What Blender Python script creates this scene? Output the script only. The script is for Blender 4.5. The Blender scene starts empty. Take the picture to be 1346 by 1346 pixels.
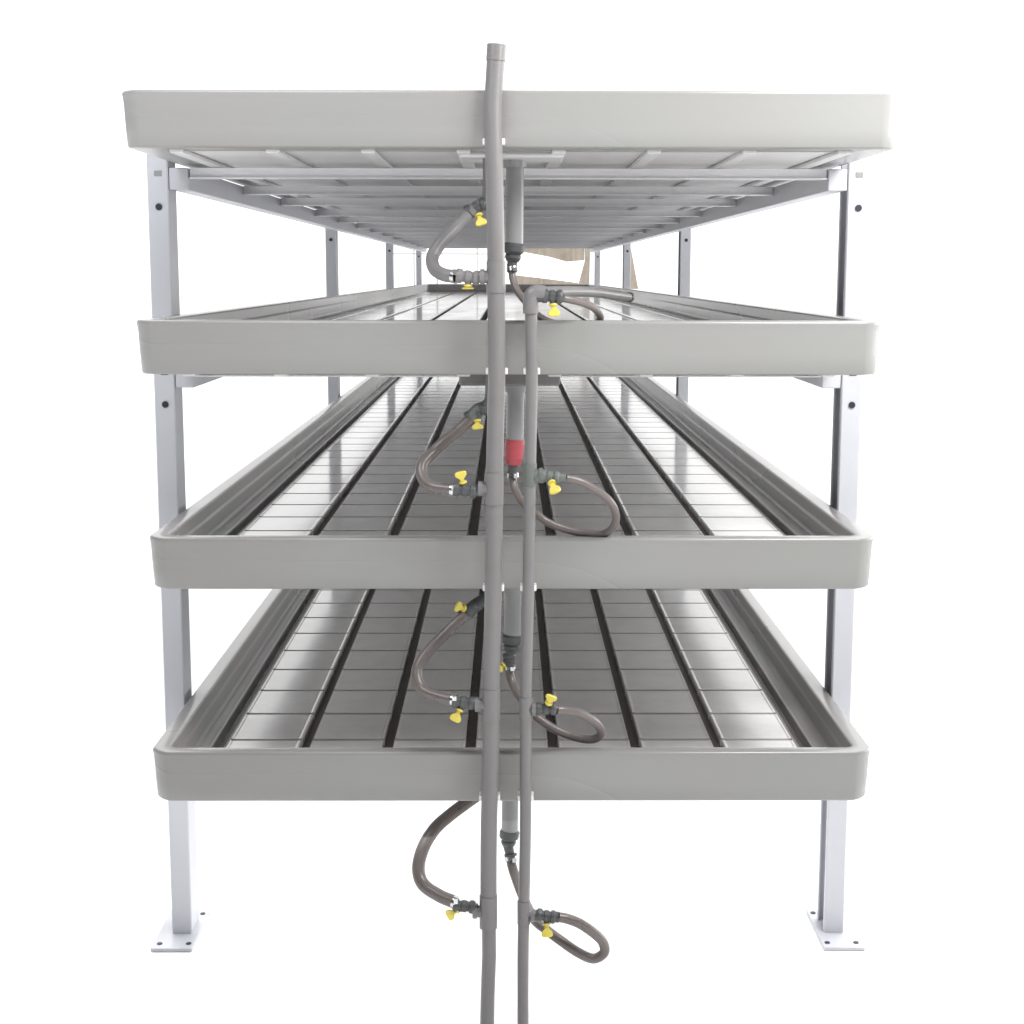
import bpy, math
import numpy as np
from mathutils import Vector, Matrix

scene = bpy.context.scene
COL = scene.collection

# ------------------------------------------------------------------ camera
F, PITCH, YAW, ROLL = 2094.6, 0.154104, -0.006949, 0.0014174
CAM = Vector((-0.001034, -2.608978, 1.292858))
PX, PY = 682.11, 684.77
ex = Vector((math.cos(YAW), math.sin(YAW), 0)); ey = Vector((-math.sin(YAW), math.cos(YAW), 0)); ez = Vector((0, 0, 1))
fwd = ey * math.cos(PITCH) - ez * math.sin(PITCH)
upv = ez * math.cos(PITCH) + ey * math.sin(PITCH)
right = ex * math.cos(ROLL) + upv * math.sin(ROLL)
up2 = upv * math.cos(ROLL) - ex * math.sin(ROLL)


def at(x, y, Y):
    """photograph pixel -> world point in the upright plane at depth Y"""
    d = right * ((x - PX) / F) + fwd - up2 * ((y - PY) / F)
    return CAM + d * ((Y - CAM.y) / d.y)


cam_d = bpy.data.cameras.new('camera')
cam = bpy.data.objects.new('camera', cam_d)
COL.objects.link(cam)
m = Matrix.Identity(4)
for i in range(3):
    m[i][0], m[i][1], m[i][2], m[i][3] = right[i], up2[i], -fwd[i], CAM[i]
cam.matrix_world = m
cam_d.sensor_width = 36
cam_d.lens = F / 1346 * 36
cam_d.shift_x = (673 - PX) / 1346
cam_d.shift_y = (PY - 673) / 1346
cam_d.clip_end = 500
scene.camera = cam

# --------------------------------------------------------------- materials


def mat(name, col, rough=0.5, metal=0.0, spec=0.5, var=0.06, vscale=3.0, bump=0.0, bscale=60.0,
        rvar=0.1, stretch=(1, 1, 1), grime=None, gscale=9.0, gamt=0.5, g0=.5, g1=.72, tint=None, detail=5):
    M = bpy.data.materials.new(name)
    M.use_nodes = True
    nt = M.node_tree
    b = nt.nodes['Principled BSDF']
    tc = nt.nodes.new('ShaderNodeTexCoord')
    mp = nt.nodes.new('ShaderNodeMapping')
    mp.inputs['Scale'].default_value = stretch
    nt.links.new(tc.outputs['Object'], mp.inputs['Vector'])
    n = nt.nodes.new('ShaderNodeTexNoise')
    n.inputs['Scale'].default_value = vscale
    n.inputs['Detail'].default_value = detail
    nt.links.new(mp.outputs[0], n.inputs['Vector'])
    mr = nt.nodes.new('ShaderNodeMapRange')
    mr.inputs['From Min'].default_value = .15; mr.inputs['From Max'].default_value = .85
    mr.inputs['To Min'].default_value = 1 - var; mr.inputs['To Max'].default_value = 1 + var
    nt.links.new(n.outputs['Fac'], mr.inputs['Value'])
    vm = nt.nodes.new('ShaderNodeVectorMath'); vm.operation = 'SCALE'
    vm.inputs[0].default_value = col[:3]
    nt.links.new(mr.outputs[0], vm.inputs['Scale'])
    src = vm.outputs[0]
    if grime:
        g = nt.nodes.new('ShaderNodeTexNoise')
        g.inputs['Scale'].default_value = gscale; g.inputs['Detail'].default_value = 8
        g.inputs['Roughness'].default_value = .7
        nt.links.new(tc.outputs['Object'], g.inputs['Vector'])
        r = nt.nodes.new('ShaderNodeMapRange')
        r.inputs['From Min'].default_value = g0; r.inputs['From Max'].default_value = g1
        r.inputs['To Min'].default_value = 0; r.inputs['To Max'].default_value = gamt
        nt.links.new(g.outputs['Fac'], r.inputs['Value'])
        mx = nt.nodes.new('ShaderNodeMix'); mx.data_type = 'RGBA'
        nt.links.new(r.outputs[0], mx.inputs['Factor'])
        nt.links.new(src, mx.inputs['A'])
        mx.inputs['B'].default_value = (*grime, 1)
        src = mx.outputs['Result']
    if tint:
        t = nt.nodes.new('ShaderNodeTexNoise'); t.inputs['Scale'].default_value = 3.0; t.inputs['Detail'].default_value = 0
        mp2 = nt.nodes.new('ShaderNodeMapping'); mp2.inputs['Location'].default_value = (7, 3, 1)
        nt.links.new(tc.outputs['Object'], mp2.inputs['Vector']); nt.links.new(mp2.outputs[0], t.inputs['Vector'])
        mt = nt.nodes.new('ShaderNodeMix'); mt.data_type = 'RGBA'
        mt.inputs['A'].default_value = (*tint[0], 1); mt.inputs['B'].default_value = (*tint[1], 1)
        r2 = nt.nodes.new('ShaderNodeMapRange'); r2.inputs['From Min'].default_value = .1; r2.inputs['From Max'].default_value = .9
        nt.links.new(t.outputs['Fac'], r2.inputs['Value']); nt.links.new(r2.outputs[0], mt.inputs['Factor'])
        mm = nt.nodes.new('ShaderNodeMix'); mm.data_type = 'RGBA'; mm.blend_type = 'MULTIPLY'
        mm.inputs['Factor'].default_value = 1
        nt.links.new(src, mm.inputs['A']); nt.links.new(mt.outputs['Result'], mm.inputs['B'])
        src = mm.outputs['Result']
    nt.links.new(src, b.inputs['Base Color'])
    rr = nt.nodes.new('ShaderNodeMapRange')
    rr.inputs['To Min'].default_value = max(0.02, rough - rvar); rr.inputs['To Max'].default_value = rough + rvar
    nt.links.new(n.outputs['Fac'], rr.inputs['Value'])
    nt.links.new(rr.outputs[0], b.inputs['Roughness'])
    b.inputs['Metallic'].default_value = metal
    b.inputs['Specular IOR Level'].default_value = spec
    if bump:
        n2 = nt.nodes.new('ShaderNodeTexNoise')
        n2.inputs['Scale'].default_value = bscale; n2.inputs['Detail'].default_value = 4
        nt.links.new(mp.outputs[0], n2.inputs['Vector'])
        bp = nt.nodes.new('ShaderNodeBump')
        bp.inputs['Strength'].default_value = bump
        bp.inputs['Distance'].default_value = .004
        nt.links.new(n2.outputs['Fac'], bp.inputs['Height'])
        nt.links.new(bp.outputs[0], b.inputs['Normal'])
    return M


M_TRAY = mat('tray_plastic', (.28, .274, .268), .27, spec=.5, var=.13, vscale=1.3, detail=0, rvar=.05,
             tint=((1.0, .94, .965), (.93, 1.0, .97)), stretch=(1, .5, 1.5))
M_FLOOR = mat('tray_floor_plastic', (.66, .65, .635), .11, spec=.42, var=.06, vscale=5, rvar=.05, bump=.03, bscale=9,
              stretch=(1.6, .5, 1), grime=(.36, .35, .34), gscale=16, gamt=.3, g0=.42, g1=.8)
M_UNDER = mat('tray_underside', (.64, .635, .64), .5, var=.1, vscale=4, stretch=(.6, 3, 1))
M_PAINT = mat('white_powder_coat', (.55, .56, .60), .38, var=.03, vscale=6, bump=.04, bscale=90,
              grime=(.5, .51, .54), gscale=14, gamt=.25)
M_PIPE = mat('grey_pvc', (.182, .177, .178), .36, var=.1, vscale=9, stretch=(1, 1, .35), grime=(.17, .15, .14),
             gscale=22, gamt=.5, bump=.08, bscale=70)
M_DRAIN = mat('grey_drain_pvc', (.27, .275, .275), .32, var=.08, vscale=12)
M_HOSE = mat('brown_grey_hose', (.15, .13, .123), .30, var=.16, vscale=18, grime=(.08, .07, .065), gscale=30,
             gamt=.5, bump=.1, bscale=160)
M_FIT = mat('dark_fitting_plastic', (.075, .078, .08), .42, var=.2, vscale=40, bump=.1, bscale=120)
M_GREEN = mat('grey_green_fitting_plastic', (.13, .145, .135), .42, var=.2, vscale=40, bump=.1, bscale=120)
M_RED = mat('red_fitting_plastic', (.42, .07, .085), .4, var=.2, vscale=30)
M_YEL = mat('yellow_handle_plastic', (.68, .57, .10), .45, var=.22, vscale=40)
M_STEEL = mat('steel_clamp', (.62, .62, .62), .25, metal=1, var=.1, vscale=50)
M_CLIP = mat('white_clip_plastic', (.8, .8, .78), .4, var=.03)
M_HOLE = mat('hole_shade', (.03, .03, .045), .5, metal=.3, var=.2, vscale=90)
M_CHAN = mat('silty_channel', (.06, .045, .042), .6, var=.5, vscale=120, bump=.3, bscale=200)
M_BAR = mat('white_crossbar_paint', (.82, .82, .84), .4, var=.03)
M_WOOD = mat('pale_board', (.60, .52, .43), .7, var=.3, vscale=4, stretch=(6, 1, 1), grime=(.3, .27, .2), gscale=6, gamt=.7)
M_FAR = mat('pale_steel', (.8, .82, .8), .5, var=.03)
M_GROUND = mat('white_ground', (.93, .93, .93), .8, spec=.2, var=.01, vscale=1)

# ----------------------------------------------------------- mesh builders


class MB:
    def __init__(s):
        s.v = []; s.f = []; s.sm = []

    def add(s, vs, fs, smooth=False):
        o = len(s.v)
        s.v += [tuple(v) for v in vs]
        s.f += [tuple(i + o for i in f) for f in fs]
        s.sm += [smooth] * len(fs)

    def box(s, lo, hi, bev=0.0):
        (x0, y0, z0), (x1, y1, z1) = lo, hi
        if bev <= 0:
            vs = [(x, y, z) for z in (z0, z1) for y in (y0, y1) for x in (x0, x1)]
            s.add(vs, [(0, 2, 3, 1), (4, 5, 7, 6), (0, 1, 5, 4), (2, 6, 7, 3), (0, 4, 6, 2), (1, 3, 7, 5)])
            return
        import bmesh
        bm = bmesh.new()
        r = bmesh.ops.create_cube(bm, size=1)
        for v in bm.verts:
            v.co = Vector(((x0 + x1) / 2 + v.co.x * (x1 - x0), (y0 + y1) / 2 + v.co.y * (y1 - y0), (z0 + z1) / 2 + v.co.z * (z1 - z0)))
        bmesh.ops.bevel(bm, geom=bm.edges[:], offset=bev, segments=2, affect='EDGES', profile=.5)
        bm.verts.index_update()
        s.add([v.co[:] for v in bm.verts], [[v.index for v in f.verts] for f in bm.faces])
        bm.free()

    def tube(s, pts, rad, seg=20, cap=True, flat=1.0, flatu=1.0):
        pts = [Vector(p) for p in pts]
        n = len(pts)
        rads = rad if isinstance(rad, (list, tuple)) else [rad] * n
        t0 = (pts[1] - pts[0]).normalized()
        ref = Vector((0, 1, 0)) if abs(t0.y) < .8 else Vector((1, 0, 0))
        u = (ref - t0 * ref.dot(t0)).normalized()
        vs = []
        for i, p in enumerate(pts):
            if i == 0: t = pts[1] - pts[0]
            elif i == n - 1: t = pts[-1] - pts[-2]
            else:
                t = (pts[i + 1] - pts[i - 1])
            if t.length < 1e-9: t = t0
            t = t.normalized(); t0 = t
            u = (u - t * u.dot(t)).normalized()
            w = t.cross(u)
            for k in range(seg):
                a = 2 * math.pi * k / seg
                vs.append(p + (u * math.cos(a) * flatu + w * math.sin(a) * flat) * rads[i])
        fs = []
        for i in range(n - 1):
            for k in range(seg):
                k2 = (k + 1) % seg
                fs.append((i * seg + k, i * seg + k2, (i + 1) * seg + k2, (i + 1) * seg + k))
        s.add(vs, fs, True)
        if cap:
            s.add(vs[:seg], [tuple(range(seg))[::-1]])
            s.add(vs[-seg:], [tuple(range(seg))])

    def lathe(s, p0, p1, prof, seg=20):
        """prof: (t 0..1, radius) stepped with sharp edges"""
        p0, p1 = Vector(p0), Vector(p1)
        for (ta, ra), (tb, rb) in zip(prof[:-1], prof[1:]):
            if abs(ta - tb) < 1e-6: continue
            s.tube([p0.lerp(p1, ta), p0.lerp(p1, tb)], [ra, rb], seg, cap=True)

    def build(s, name, material, parent=None, loc=None):
        me = bpy.data.meshes.new(name)
        off = Vector((0, 0, 0))
        if parent is not None:
            off = world_loc(parent)
        me.from_pydata([tuple(Vector(v) - off) for v in s.v], [], s.f)
        me.update()
        me.polygons.foreach_set('use_smooth', s.sm)
        me.materials.append(material)
        o = bpy.data.objects.new(name, me)
        COL.objects.link(o)
        if parent is not None:
            o.parent = parent
        return o


def world_loc(o):
    l = Vector((0, 0, 0))
    while o is not None:
        l += o.location; o = o.parent
    return l


def thing(name, loc, label, cat, group=None):
    o = bpy.data.objects.new(name, None)
    o.empty_display_size = .1
    COL.objects.link(o)
    o.location = loc
    o['label'] = label; o['category'] = cat
    if group: o['group'] = group
    return o


def spline(pts, n=12):
    """Catmull-Rom through the points"""
    P = [Vector(p) for p in pts]
    P = [P[0] * 2 - P[1]] + P + [P[-1] * 2 - P[-2]]
    out = []
    for i in range(1, len(P) - 2):
        a, b, c, d = P[i - 1:i + 3]
        for k in range(n):
            t = k / n
            out.append(.5 * ((2 * b) + (c - a) * t + (2 * a - 5 * b + 4 * c - d) * t * t + (3 * b - a - 3 * c + d) * t ** 3))
    out.append(P[-2])
    return out


# -------------------------------------------------------------- dimensions
A = .615                      # tray half width at the rim
LEN = 9.1                     # tray length
H = .0886                     # tray wall height
TZ = [1.5791, 1.2166, .8534, .4912]
TX = [.0040, .0008, .0061, .0062]
TY = [-.0233, .0152, .0325, 0.0]
POST_Y = [.371, 3.24, 6.11, 8.98]
PB, PW, PD = .6615, .0385, .072

# -------------------------------------------------------------- tray parts


def ring(inset, z, dx=0, rc=.03, seg=5):
    """closed loop of a rounded rectangle, local coords (rim front edge y=0)"""
    x1 = A - inset; y0 = inset; y1 = LEN - inset
    r = max(rc - inset * .6, .008)
    pts = []
    for cx_, cy_, a0 in ((x1 - r, y0 + r, -90), (x1 - r, y1 - r, 0), (-x1 + r, y1 - r, 90), (-x1 + r, y0 + r, 180)):
        for k in range(seg + 1):
            a = math.radians(a0 + 90 * k / seg)
            q = Vector((math.cos(a), math.sin(a)))
            c0 = Vector((math.cos(math.radians(a0)), math.sin(math.radians(a0))))
            c1 = Vector((math.cos(math.radians(a0 + 90)), math.sin(math.radians(a0 + 90))))
            q = q.lerp(c0.lerp(c1, k / seg), .55)      # between a round corner and a cut one
            pts.append((cx_ + r * q.x, cy_ + r * q.y, z))
    return pts


# several shapes of the outer wall: (inset, z)
def shell_mesh():
    prof = [(.060, -H), (.0080, -H), (.0058, -H + .0025), (.0036, -.055), (.0018, -.018), (.0008, -.010), (0, -.006), (0, -.004),
            (.0015, -.001), (.004, 0), (.026, 0), (.0285, -.001), (.030, -.004), (.0305, -.024), (.0335, -.029), (.0345, -.052),
            (.037, -.0585), (.040, -.060), (.0560, -.061), (.0580, -.0600), (.0600, -.061), (.0618, -.064), (.0625, -.090),
            (.0815, -.090), (.0825, -.064), (.0840, -.0615), (.09, -.0605)]
    mb = MB()
    vs = []
    n = None
    for ins, z in prof:
        r = ring(ins, z); n = len(r); vs += r
    fs = []
    for i in range(len(prof) - 1):
        for k in range(n):
            k2 = (k + 1) % n
            fs.append((i * n + k, i * n + k2, (i + 1) * n + k2, (i + 1) * n + k))
    mb.add(vs, fs, True)
    return mb


def floor_mesh():
    top, gut, cro = -.0610, -.092, -.0740
    hw, gp = .0673, .153
    xs = []
    for i in range(7):
        c = (i - 3) * gp
        e = hw
        xs += [(c - e - .0015, gut), (c - e, top - .003), (c - e + .0015, top + .0008), (c - e + .004, top + .0008), (c - e + .007, top),
               (c + e - .007, top), (c + e - .004, top + .0008), (c + e - .0015, top + .0008), (c + e, top - .003), (c + e + .0015, gut)]
    y = .098; ys = [(.0895, top)]
    while y < LEN - .12:
        ys += [(y - .0065, top), (y - .0048, cro), (y + .0048, cro), (y + .0065, top)]
        y += .1785
    ys += [(LEN - .0895, top)]
    mb = MB()
    vs = [(x, yy, min(zx, zy) if zy < top else zx) for yy, zy in ys for x, zx in xs]
    nx = len(xs)
    fs = [(j * nx + i, j * nx + i + 1, (j + 1) * nx + i + 1, (j + 1) * nx + i) for j in range(len(ys) - 1) for i in range(nx - 1)]
    mb.add(vs, fs)
    return mb


def under_mesh():
    mb = MB()
    mb.box((-A + .045, .045, -H + .001), (A - .045, LEN - .045, -H + .004))
    for i in range(8):
        c = (i - 3.5) * .153
        mb.box((c - .0112, .05, -H - .006), (c + .0112, LEN - .05, -H + .0005), .002)
    return mb


TRAY_LABELS = [
    'top tray of the rack, pale grey and hazy, seen from underneath',
    'second tray from the top, light grey with a washed-out white floor',
    'third tray from the top, drained through a red pipe fitting below the tray above it',
    'bottom tray of the rack, darkest grey front with wide slatted floor in view']
TRAY_LABELS[2] = 'third tray from the top, grey with narrow floor slots running back into glare'

shell0 = floor0 = under0 = None
trays = []
for k in range(4):
    t = thing('flood_tray', (TX[k], TY[k], TZ[k]), TRAY_LABELS[k], 'tray', 'long flood trays stacked in the rack')
    trays.append(t)
    if k == 0:
        t.scale.x = 1.008
    if k == 0:
        shell0 = shell_mesh().build('tray_wall', M_TRAY); shell0.parent = t
        floor0 = floor_mesh().build('tray_floor', M_FLOOR); floor0.parent = t
        under0 = under_mesh().build('tray_underside', M_UNDER); under0.parent = t
    else:
        for o in (shell0, floor0, under0):
            c = o.copy(); COL.objects.link(c); c.parent = t
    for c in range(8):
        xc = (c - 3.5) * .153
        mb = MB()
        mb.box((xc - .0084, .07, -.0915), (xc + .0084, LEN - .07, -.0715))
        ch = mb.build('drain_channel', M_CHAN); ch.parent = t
    # sump under the drain hole, drain pipe and its fitting
    zb = TZ[k] - H
    ox, oy = TX[k], TY[k]
    sump = MB(); sump.box((ox - .085, oy + .085, zb - (.024 if k == 1 else .010)), (ox + .087, oy + .21, zb - .0005), .004)
    sump.build('drain_sump', M_UNDER if k == 0 else M_PIPE, t)
    Yd = .125
    bx = {0: (676, 322), 1: (677, 579), 2: (673.5, 836), 3: (670, 1093)}[k]
    pb = at(bx[0], bx[1], Yd)
    top = Vector((pb.x + .001, Yd, zb - (.02 if k == 1 else .006)))
    dp = MB()
    dp.tube([top, pb], .0150, 28)
    dp.lathe(top, top - Vector((0, 0, .016)), [(0, .0195), (1, .0185)])
    dpo = dp.build('drain_pipe', M_DRAIN, t)
    fb = pb + Vector((-.003, 0, -.042 if k == 1 else -.028))
    ft = MB()
    if k == 1:
        ft.lathe(pb + Vector((0, 0, .002)), fb, [(0, .0162), (.18, .0168), (.75, .0160), (1, .0125)])
        ft.build('reducer_fitting', M_RED, dpo)
    else:
        ft.lathe(pb + Vector((0, 0, .003)), fb, [(0, .0160), (.12, .0180), (.45, .0175), (.62, .0120), (.66, .0135), (.8, .0135), (1, .010)], 12)
        ft.build('reducer_fitting', M_FIT, dpo)

# -------------------------------------------------------------------- rack
rack = thing('rack_frame', (0, POST_Y[0], 0), 'tall white steel rack frame carrying all four trays on drilled feet', 'rack')


def post_meshes(sx, Y, first):
    x_out = sx * PB; x_in = sx * (PB - PW)
    lo, hi = min(x_out, x_in), max(x_out, x_in)
    mb = MB()
    prof = [(hi, Y + .002), (hi - .0, Y + PD - .002), (hi - .002, Y + PD), (lo, Y + PD), (lo, Y + PD - .010), (lo + .003, Y + PD - .010), (lo + .003, Y + PD - .003),
            (hi - .003, Y + PD - .003), (hi - .003, Y + .003), (lo + .003, Y + .003), (lo + .003, Y + .010), (lo, Y + .010), (lo, Y + .002), (lo + .002, Y), (hi - .002, Y)]
    n = len(prof)
    mb.add([(a, b, .006) for a, b in prof] + [(a, b, 1.52) for a, b in prof],
           [((i + 1) % n, i, n + i, n + (i + 1) % n) for i in range(n)] + [tuple(range(n)), tuple(range(2 * n - 1, n - 1, -1))])
    p = mb.build('post', M_PAINT, rack)
    # base plate; dark colour of the discs stands for shade in four anchor holes
    pl = MB()
    xm = (lo + hi) / 2 + sx * .002
    y0, y1 = Y + PD / 2 - .105, Y + PD / 2 + .085
    pl.box((xm - (.045 if sx < 0 else .034), y0, 0), (xm + (.034 if sx < 0 else .045), y1, .007), .0012)
    plate = pl.build('base_plate', M_PAINT, p)
    for px_, py_ in ((-.024 - .008 * (sx < 0), y0 + .022), (.024 + .008 * (sx > 0), y0 + .022), (-.024 - .008 * (sx < 0), y1 - .022), (.024 + .008 * (sx > 0), y1 - .022)):
        h = MB()
        h.tube([(xm + px_, py_, .0065), (xm + px_, py_, .0085)], .0052, 14)
        h.build('hole_mark', M_HOLE, plate)
    # raised discs and blocks on the front face, coloured as shaded holes and slots
    cx_ = (lo + hi) / 2
    for k in range(4):
        zb = TZ[k] - H
        for dz, r, sq in ((-.018, .008, True), (-.078, .0062, False)):
            if k >= 2 and not sq: dz = -.058
            h = MB()
            if sq:
                h.box((cx_ - .006, Y - .0016, zb + dz - .005), (cx_ + .008, Y + .001, zb + dz + .005), .0008)
            else:
                h.tube([(cx_ + .001, Y - .0025, zb + dz), (cx_ + .001, Y + .001, zb + dz)], r, 14)
            h.build('hole_mark', M_DRAIN if (sq and k == 0) else M_HOLE, p)
    return p


for i, Y in enumerate(POST_Y):
    for sx in (-1, 1):
        post_meshes(sx, Y, True)
for k in range(4):
    zb = TZ[k] - H
    for sx in (-1, 1):
        mb = MB()
        x0, x1 = sorted((sx * (PB - PW - .001), sx * (PB - PW - .036)))
        mb.box((x0, .374, zb - .047), (x1, LEN - .04, zb - .0075), .002)
        mb.build('side_rail', M_PAINT, rack)
    ys = [.375, .98, 1.56, 2.31, 2.95, 3.62, 4.28, 4.98, 5.7, 6.4, 7.1, 7.8, 8.6]
    for Y in ys:
        w = PB - PW - .038
        mb = MB()
        # top-hat bar: web and a wide bottom flange
        mb.box((-w, Y + .008, zb - .0235), (w, Y + .022, zb - .0072))
        mb.box((-w, Y, zb - .0265), (w, Y + .024, zb - .0238))
        mb.build('crossbar', M_BAR, rack)

# ------------------------------------------------------------------- pipes
PYL, PYR = -.028, -.026


def clip(parent, p, r):
    """small pale saddle that holds the pipe to the tray wall"""
    mb = MB()
    mb.box((p.x - r - .0036, p.y - .002, p.z - .005), (p.x + r + .0036, p.y + .022, p.z + .005), .0015)
    return mb.build('pipe_clip', M_CLIP, parent)


lp = [(652.5, 61), (650.5, 95), (648, 144), (649, 200), (651.5, 300), (652, 380), (653, 480), (650.5, 600), (649.5, 690), (648.5, 770),
      (645.5, 900), (645, 1000), (642.5, 1098), (642, 1200)]
lpw = [at(x, y, PYL) for x, y in lp]
pipeL = thing('riser_pipe', (lpw[-1].x, PYL, 0), 'thick grey pipe standing taller than the rack, four hoses branching off its left side', 'pipe')
mb = MB()
mb.tube(spline(lpw, 8), .0141, 32)
body = mb.build('pipe', M_PIPE, pipeL)
mb = MB()
mb.tube([at(642.5, 1196, PYL), at(643, 1254, PYL), at(641, 1310, PYL), Vector((at(640, 1345, PYL).x, PYL, 0.0))], .0122, 32)
mb.build('pipe', M_PIPE, pipeL)
mb = MB()
mb.tube([at(652.8, 58.5, PYL), at(651.6, 80, PYL)], .0152, 32)
mb.build('coupling', M_PIPE, pipeL)
for (x, y) in ((652, 364), (649.5, 642), (645.3, 926), (642, 1198)):
    mb = MB()
    mb.tube([at(x, y - 21, PYL), at(x, y + 21, PYL)], .0154, 32)
    mb.tube([at(x, y, PYL), at(x - 19, y, PYL)], .0102, 24)
    mb.tube([at(x - 15, y, PYL), at(x - 21, y, PYL)], .0124, 24)
    mb.build('tee_fitting', M_PIPE, pipeL)
for (x, y) in ((649, 186), (653, 488), (648.5, 773), (643.5, 1049)):
    clip(pipeL, at(x, y, PYL), .0141)

rp = [(697.5, 384), (698.5, 440), (699, 500), (697, 600), (695.5, 700), (694.5, 770), (691.5, 900), (691, 1000), (690.5, 1098), (688.5, 1200), (687.5, 1260)]
rpw = [at(x, y, PYR) for x, y in rp]
rpw.append(Vector((at(687.5, 1340, PYR).x, PYR, 0.0)))
pipeR = thing('riser_pipe', (rpw[-1].x, PYR, 0), 'thinner grey pipe ending just above the second tray, four hoses branching off its right side', 'pipe')
mb = MB()
mb.tube(spline(rpw, 8), .0098, 28)
mb.build('pipe', M_PIPE, pipeR)
for i, (x, y, dx, dy) in enumerate(((697.5, 391, 18, 1), (696.5, 624, 17, 0), (691.3, 931, 13, 1), (688.5, 1199, 14, 4))):
    mb = MB()
    if i == 0:
        e = [at(697.6, 412, PYR), at(697.5, 396, PYR), at(699.5, 387.5, PYR), at(706, 384.5, PYR), at(716, 386, PYR)]
        mb.tube(spline(e, 6), .0125, 24)
    else:
        mb.tube([at(x, y - 15, PYR), at(x, y + 15, PYR)], .0112, 28)
        mb.tube([at(x, y, PYR), at(x + dx, y + dy, PYR)], .0096, 20)
        mb.tube([at(x + dx - 5, y + dy, PYR), at(x + dx, y + dy, PYR)], .0114, 20)
    mb.build('tee_fitting', [M_PIPE, M_GREEN, M_PIPE, M_PIPE][i], pipeR)
mb = MB()
arm = [at(704, 386, PYR), at(722, 384, 0), at(750, 383, .06), at(780, 384, .14), at(806, 387.5, .22), at(827, 390.5, .3)]
mb.tube(spline(arm, 6), [.0098 - .0018 * i / 30 for i in range(31)], 24)
arm_o = mb.build('side_arm', M_PIPE, pipeR)
mb = MB()
e_ = (arm[-1] - arm[-2]).normalized()
mb.tube([arm[-1] - e_ * .004, arm[-1] + e_ * .0035], .0092, 20)
mb.build('end_cap', M_FIT, arm_o)
for (x, y) in ((699, 488), (694.5, 773), (691, 1049)):
    clip(pipeR, at(x, y, PYR), .0098)

# ------------------------------------------------------------------- hoses


def valve(parent, p, d, hdir, hlen=.022, size=1.0, material=M_FIT, wide=.0098):
    """small ball valve: ribbed body along d at p, yellow butterfly handle towards hdir"""
    d = Vector(d).normalized(); hdir = Vector(hdir).normalized()
    L = .019 * size
    mb = MB()
    mb.lathe(p - d * L, p + d * L, [(0, .0110), (.10, .0118), (.25, .0112), (.28, .0088), (.36, .0088), (.40, .0105), (.60, .0105), (.64, .0088),
                                   (.72, .0088), (.75, .0112), (.9, .0118), (1, .0100)], 12)
    mb.tube([p, p + hdir * .014], .0052, 12)
    v = mb.build('valve', material, parent)
    hb = MB()
    q = p + hdir * .0125
    hb.tube([q, q + hdir * .003], .0068, 14)
    # flat fan-shaped paddle: narrow neck, flared end with clipped corners
    side = hdir.cross(Vector((0, 1, 0)))
    side = side.normalized() if side.length > .2 else Vector((1, 0, 0))
    thick = hdir.cross(side).normalized() * .0026
    out = [(0, .32), (.30, .36), (.42, .62), (.60, .95), (.82, 1.0), (.95, .82), (1.0, .45)]
    ring_ = [(t_, w_) for t_, w_ in out] + [(t_, -w_) for t_, w_ in reversed(out)]
    n = len(ring_)
    vs = []
    for sgn, sc in ((-1, .86), (-.55, 1.0), (.55, 1.0), (1, .86)):
        for t_, w_ in ring_:
            c_ = .5 + (t_ - .5) * (1 if sc == 1 else .94)
            vs.append(q + hdir * (.002 + hlen * c_) + side * wide * w_ * sc + thick * sgn)
    fs = [tuple(range(n)), tuple(range(4 * n - 1, 3 * n - 1, -1))]
    for r_ in range(3):
        fs += [(r_ * n + a_, (r_ + 1) * n + a_, (r_ + 1) * n + (a_ + 1) % n, r_ * n + (a_ + 1) % n) for a_ in range(n)]
    hb.add(vs, fs)
    h = hb.build('handle', M_YEL, v)
    return v


def clamp(parent, p, d, r):
    mb = MB()
    d = Vector(d).normalized()
    mb.tube([p - d * .0035, p + d * .0035], r + .0016, 20)
    side = d.cross(Vector((0, 1, 0))).normalized()
    mb.box(tuple(p + side * r * .6 + Vector((-.0035, -r - .004, -.0035))), tuple(p + side * r * .6 + Vector((.0035, -r + .002, .0035))))
    return mb.build('hose_clamp', M_STEEL, parent)


def path(pts):
    return [at(*p) for p in pts]


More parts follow.
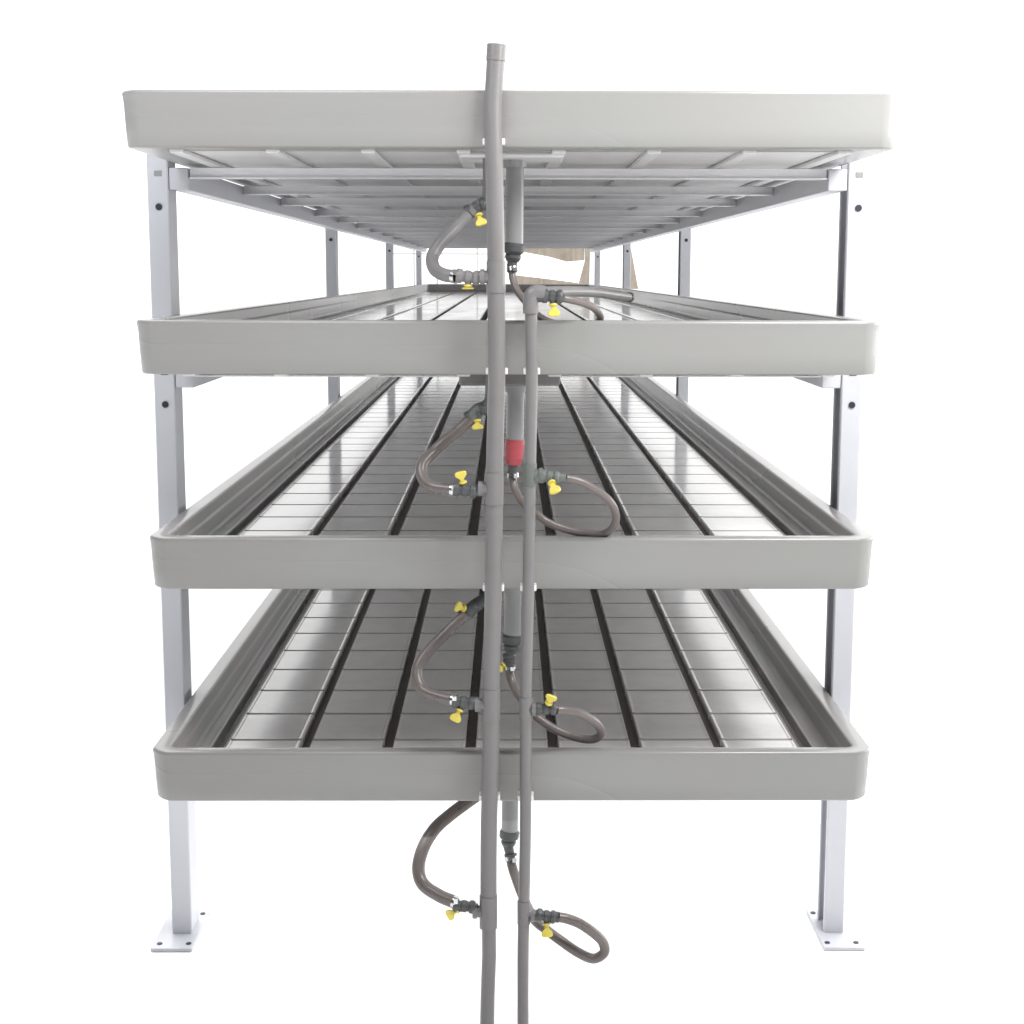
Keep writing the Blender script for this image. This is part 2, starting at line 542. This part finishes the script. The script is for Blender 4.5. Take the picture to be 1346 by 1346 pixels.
# left side: from an elbow under each tray round to the branch of the thick pipe
LEFT = [
    dict(label='pale grey looped hose below the top tray, left of the thick pipe', r=.0098,
         pts=[(615, 282, .07), (598, 300, .06), (580, 318, .045), (568.5, 338, .03), (571, 353, .01), (583, 361, -.01), (598, 363.5, -.022)],
         elbow=[(640, 268, .075), (630, 270, .075), (617, 280, .071)], v1=None, h1=None,
         top=(626, 273, .072), td=(1, 0, .5), th=(.3, -.35, -.9), low=(615, 364, -.026), lh=(0, -.1, -1), lhl=.005, tl=.018),
    dict(label='dark grey looped hose crossing the floor of the third tray, left of the thick pipe', r=.0090,
         pts=[(618, 551, .07), (601, 567, .06), (585, 580, .05), (568.5, 595, .04), (554.5, 612, .02), (556, 629, .005), (569, 640, -.012), (596, 644, -.024)],
         elbow=[(643, 530, .075), (636, 536, .075), (628, 539, .074), (618, 550, .071)],
         top=(626, 543, .072), td=(1, 0, .6), th=(.1, -.4, -1), low=(611, 644.5, -.028), lh=(-.25, -.1, 1), lhl=.018, tl=.014),
    dict(label='brown-grey looped hose crossing the bottom tray, left of the thick pipe', r=.0090,
         pts=[(612, 808, .07), (596, 822, .06), (578, 840, .05), (557, 863, .03), (547.5, 885, .015), (555, 906, 0), (577, 916, -.016), (597, 920, -.026)],
         elbow=[(642, 786, .075), (634, 790, .075), (624, 796, .074), (614, 806, .071)],
         top=(618, 802, .072), td=(1, 0, .8), th=(-.75, -.5, .35), low=(609, 923, -.028), lh=(-.5, -.2, -1), lhl=.021, tl=.016),
    dict(label='lowest left hose, hanging in a kinked loop under the bottom tray', r=.0105,
         pts=[(640, 1036, .08), (612, 1056, .07), (592, 1071, .06), (572, 1089, .05), (557, 1113, .03), (550, 1140, .015), (556, 1162, 0), (577, 1177, -.016), (598, 1186, -.026)],
         elbow=[(643, 1030, .08), (640, 1036, .08)],
         top=None, low=(610, 1191, -.028), lh=(-1, -.25, -.55), lhl=.019),
]
for k, D in enumerate(LEFT):
    P = path(D['pts'])
    o = thing('branch_hose', P[len(P) // 2], D['label'], 'hose', 'hoses joining the trays to the pipes')
    mb = MB()
    sp = spline(P, 10)
    mb.tube(sp, D['r'] * 1.08, 22)
    mb.build('hose', M_HOSE if k else M_PIPE, o)
    E_ = path(D['elbow'])
    stub = Vector((E_[0].x + .004, E_[0].y, E_[0].z))
    up_ = Vector((stub.x, stub.y, TZ[k] - H - .0005))
    mb = MB()
    mb.tube(spline([up_, stub.lerp(up_, .3)] + E_, 6), .0112 if k != 3 else .0118, 18)
    mb.build('elbow', M_GREEN if k == 1 else (M_PIPE if k == 0 else M_FIT), o)
    if D['top']:
        valve(o, at(*D['top']), D['td'], D['th'], D.get('tl', .016))
    pl = at(*D['low'])
    valve(o, pl, (1, 0, -.12), D['lh'], D['lhl'], material=(M_PIPE if k == 0 else M_FIT))
    clamp(o, P[-1], P[-1] - P[-2], D['r'])
    br = MB()
    tee = [(634, 364), (632, 644.5), (629, 926), (624, 1197)][k]
    br.tube([pl + Vector((.015, 0, 0)), at(tee[0], tee[1], PYL)], .0098, 18)
    br.build('hose_barb', M_PIPE if k == 0 else M_FIT, o)

RIGHT = [
    dict(label='thin hose below the top tray that dips into the second tray', r=.0062,
         pts=[(673, 350, .125), (674, 366, .12), (680, 382, .11), (692, 398, .09), (706, 414, .07), (725, 424, .06), (752, 430, .06), (780, 428, .06),
              (789, 418, .05), (783, 407, .03), (770, 399.5, .01), (752, 394.5, -.008), (735, 391.5, -.02)],
         body=(726, 389.5, -.026), bd=(1, 0, -.05), h=(.1, -.2, -1), hl=.018, clampat=0, neck=True),
    dict(label='hose looping over the third tray from the red fitting', r=.0067,
         pts=[(674, 622, .125), (674.5, 634, .122), (679, 648, .11), (689, 663, .08), (706, 677, .06), (723, 688, .055), (745, 696, .055), (768, 700.5, .055), (792, 702, .05),
              (806, 692, .035), (809.5, 676, .02), (800.5, 658, .0), (781, 643, -.014), (762, 633, -.022), (744, 628.5, -.026)],
         body=(722, 627, -.026), bd=(1, 0, -.1), h=(.35, -.9, -.75), hl=.022, clampat=0, neck=False),
    dict(label='hose curling low over the right half of the bottom tray floor', r=.0074,
         pts=[(669, 874, .125), (670.5, 888, .122), (676, 903, .11), (686, 919, .08), (703, 940, .06), (725, 956, .05), (750, 967, .045), (777, 972, .04),
              (790, 964, .03), (783, 950, .015), (763, 938, -.005), (744, 934, -.02), (732, 933, -.026)],
         body=(718, 931.5, -.026), bd=(1, 0, 0), h=(.35, -.5, 1), hl=.016, clampat=0, neck=True, side=True),
    dict(label='lowest right hose, hanging in a drooping loop below the bottom tray', r=.0088,
         pts=[(671, 1125, .125), (673, 1138, .12), (679, 1157, .10), (688, 1180, .07), (702, 1208, .04), (718, 1222, .02), (738, 1237, .005), (760, 1252, 0), (780, 1260, 0),
              (794, 1252, -.003), (792, 1238, -.008), (780, 1226, -.014), (762, 1214, -.02), (745, 1207.5, -.024), (734, 1205.5, -.026)],
         body=(718, 1204, -.026), bd=(1, 0, -.15), h=(.05, -.35, -1), hl=.021, clampat=0, neck=False),
]
for k, D in enumerate(RIGHT):
    P = path(D['pts'])
    o = thing('drain_hose', P[len(P) // 2], D['label'], 'hose', 'hoses joining the trays to the pipes')
    mb = MB()
    mb.tube(spline(P, 10), D['r'], 20)
    mb.build('hose', M_HOSE, o)
    # tail joining the drain fitting
    tail = MB()
    bx = {0: (676, 322), 1: (677, 579), 2: (673.5, 836), 3: (670, 1093)}[k]
    pb = at(bx[0], bx[1], .125) + Vector((-.003, 0, -.040 if k == 1 else -.026))
    tail.tube([pb, pb.lerp(P[0], .5), P[0]], [.0092, .0088, .0082], 14)
    tail.tube([P[0] + Vector((0, 0, .004)), P[0] + (P[1] - P[0]) * .5], [D['r'] + .003, D['r'] + .002], 14)
    tail.build('hose_barb', M_FIT, o)
    clamp(o, P[0] + (P[1] - P[0]) * .25, P[1] - P[0], D['r'] + .002)
    b = at(*D['body'])
    valve(o, b, D['bd'], D['h'], D['hl'], size=.85, material=M_GREEN if k == 1 else M_FIT)
    j = MB()
    j.tube([b + Vector(D['bd']).normalized() * .012, P[-1]], [.0086, D['r'] + .001], 16)
    j.build('hose_joint', M_GREEN if k == 1 else M_FIT, o)
    j = MB()
    j.tube([b - Vector(D['bd']).normalized() * .010, Vector((rpw[0].x if k == 0 else at(689 if k > 1 else 696, D['body'][1], PYR).x + .008, PYR, b.z))], .0100, 16)
    j.build('hose_joint', M_GREEN if k == 1 else M_FIT, o)
    if D.get('side'):
        valve(o, at(669, 868, .125), (0, 0, -1), (-.8, -.5, -.6), .012, size=.6, wide=.0075)

# ------------------------------------------------- what is seen far behind
YB = 13.0
bd = thing('timber_board', (at(730, 350, YB).x, YB, 0), 'pale weathered boards seen far behind the rack between the two upper trays', 'boards')


def slab(pix, Y, th):
    mb = MB()
    f = [at(x, y, Y) for x, y in pix]
    b_ = [p + Vector((0, th, 0)) for p in f]
    n = len(f)
    mb.add(f + b_, [tuple(range(n))[::-1], tuple(range(n, 2 * n))] + [(i, (i + 1) % n, n + (i + 1) % n, n + i) for i in range(n)])
    return mb


slab([(676, 322), (679, 329.5), (722, 337.5), (745, 344), (768, 342), (768.5, 322)], YB, .05).build('board', M_WOOD, bd)
slab([(769, 322), (769, 342), (761, 371.5), (761, 380), (774.5, 380), (776, 322)], YB + .001, .05).build('board', M_WOOD, bd)
slab([(676, 361.5), (722, 367), (760.5, 372), (760.5, 382), (676, 382)], YB, .05).build('board', M_WOOD, bd)
slab([(821, 318), (828, 318), (839, 380), (825, 380)], YB, .05).build('board', M_WOOD, bd)
YF = 15.0
ff = thing('window_frame', (at(590, 350, YF).x, YF, 0), 'thin pale metal frame far behind, left of the thick pipe', 'frame')
for (x0, y0, x1, y1) in ((573.6, 325, 575.6, 384), (543.6, 325, 545, 384), (626.5, 325, 628, 384)):
    a_, b_ = at(x0, y1, YF), at(x1, y0, YF)
    mb = MB(); mb.box((a_.x, YF, a_.z), (b_.x, YF + .02, b_.z)); mb.build('mullion', M_FAR, ff)
a_, b_ = at(508, 334.6, YF), at(640, 333, YF)
mb = MB(); mb.box((a_.x, YF - .012, a_.z), (b_.x, YF - .001, b_.z)); mb.build('transom', M_FAR, ff)

# ------------------------------------------------------------------ ground
USE_GROUND = True
if USE_GROUND:
    g = MB()
    g.add([(-60, -20, -.0005), (60, -20, -.0005), (60, 140, -.0005), (-60, 140, -.0005)], [(0, 1, 2, 3)])
    go = g.build('ground', M_GROUND)
    go['kind'] = 'structure'

# ------------------------------------------------------------------- light
w = bpy.data.worlds.new('World'); scene.world = w; w.use_nodes = True
nt = w.node_tree
bg = nt.nodes['Background']
tc = nt.nodes.new('ShaderNodeTexCoord')
sp = nt.nodes.new('ShaderNodeSeparateXYZ')
nt.links.new(tc.outputs['Generated'], sp.inputs[0])
# a hall whose far, right and upper sides are bright and whose near and left sides are dim


def ramp(sock, a, b, lo, hi):
    mr = nt.nodes.new('ShaderNodeMapRange'); mr.interpolation_type = 'SMOOTHSTEP'
    mr.inputs['From Min'].default_value = a; mr.inputs['From Max'].default_value = b
    mr.inputs['To Min'].default_value = lo; mr.inputs['To Max'].default_value = hi
    nt.links.new(sock, mr.inputs['Value'])
    return mr.outputs[0]


def op(kind, a, b):
    n = nt.nodes.new('ShaderNodeMath'); n.operation = kind
    nt.links.new(a, n.inputs[0]); nt.links.new(b, n.inputs[1])
    return n.outputs[0]


ahead = ramp(sp.outputs['Y'], -.08, .25, 0, 1)
side = op('ADD', ramp(sp.outputs['Z'], .3, .9, 0, 4.15), ramp(sp.outputs['X'], .45, .9, 0, 1.2))
tot = op('ADD', ramp(sp.outputs['Y'], -.05, .75, .07, 1.6), op('MULTIPLY', ahead, side))
tot = op('MULTIPLY', tot, ramp(sp.outputs['X'], -.75, -.25, .35, 1.0))
nt.links.new(tot, bg.inputs['Strength'])
bg.inputs['Color'].default_value = (1, 1, 1, 1)


def area(name, loc, target, size, power, col=(1, 1, 1), sy=None):
    l = bpy.data.lights.new(name, 'AREA')
    l.energy = power; l.size = size; l.color = col
    if sy:
        l.shape = 'RECTANGLE'; l.size_y = sy
    o = bpy.data.objects.new(name, l); COL.objects.link(o)
    o.location = loc
    o.rotation_euler = (Vector(target) - Vector(loc)).to_track_quat('-Z', 'Y').to_euler()
    return o


area('upper_fill', (1.15, -.66, 2.2), (.4, 0, 1.45), .8, 47, (1, .985, .97))  # added lamp, brightens the upper right of the tray fronts
area('upper_fill', (-.7, -.62, 2.15), (-.4, 0, 1.5), .7, 12, (.95, .975, 1))  # added weaker lamp, lifts the upper left fronts
area('hidden_ground_fill', (-.1, 4.5, .33), (-.1, 4.5, 0), 1.2, 31, sy=9.0).data.spread = math.radians(150)  # added lamp hidden under the bottom tray, whitens the ground
area('side_fill', (7.5, 4.6, 1.25), (0, 4.6, 1.2), 8.0, 220, (1, 1, 1), sy=1.1)  # added lamp out of view on the right, brightens the left inner walls

scene.view_settings.view_transform = 'Standard'
scene.view_settings.look = 'None'
scene.view_settings.exposure = 0
scene.view_settings.gamma = 1
scene.cycles.max_bounces = 8
scene.cycles.diffuse_bounces = 7
scene.cycles.glossy_bounces = 4
scene.cycles.caustics_reflective = False
scene.cycles.use_denoising = True
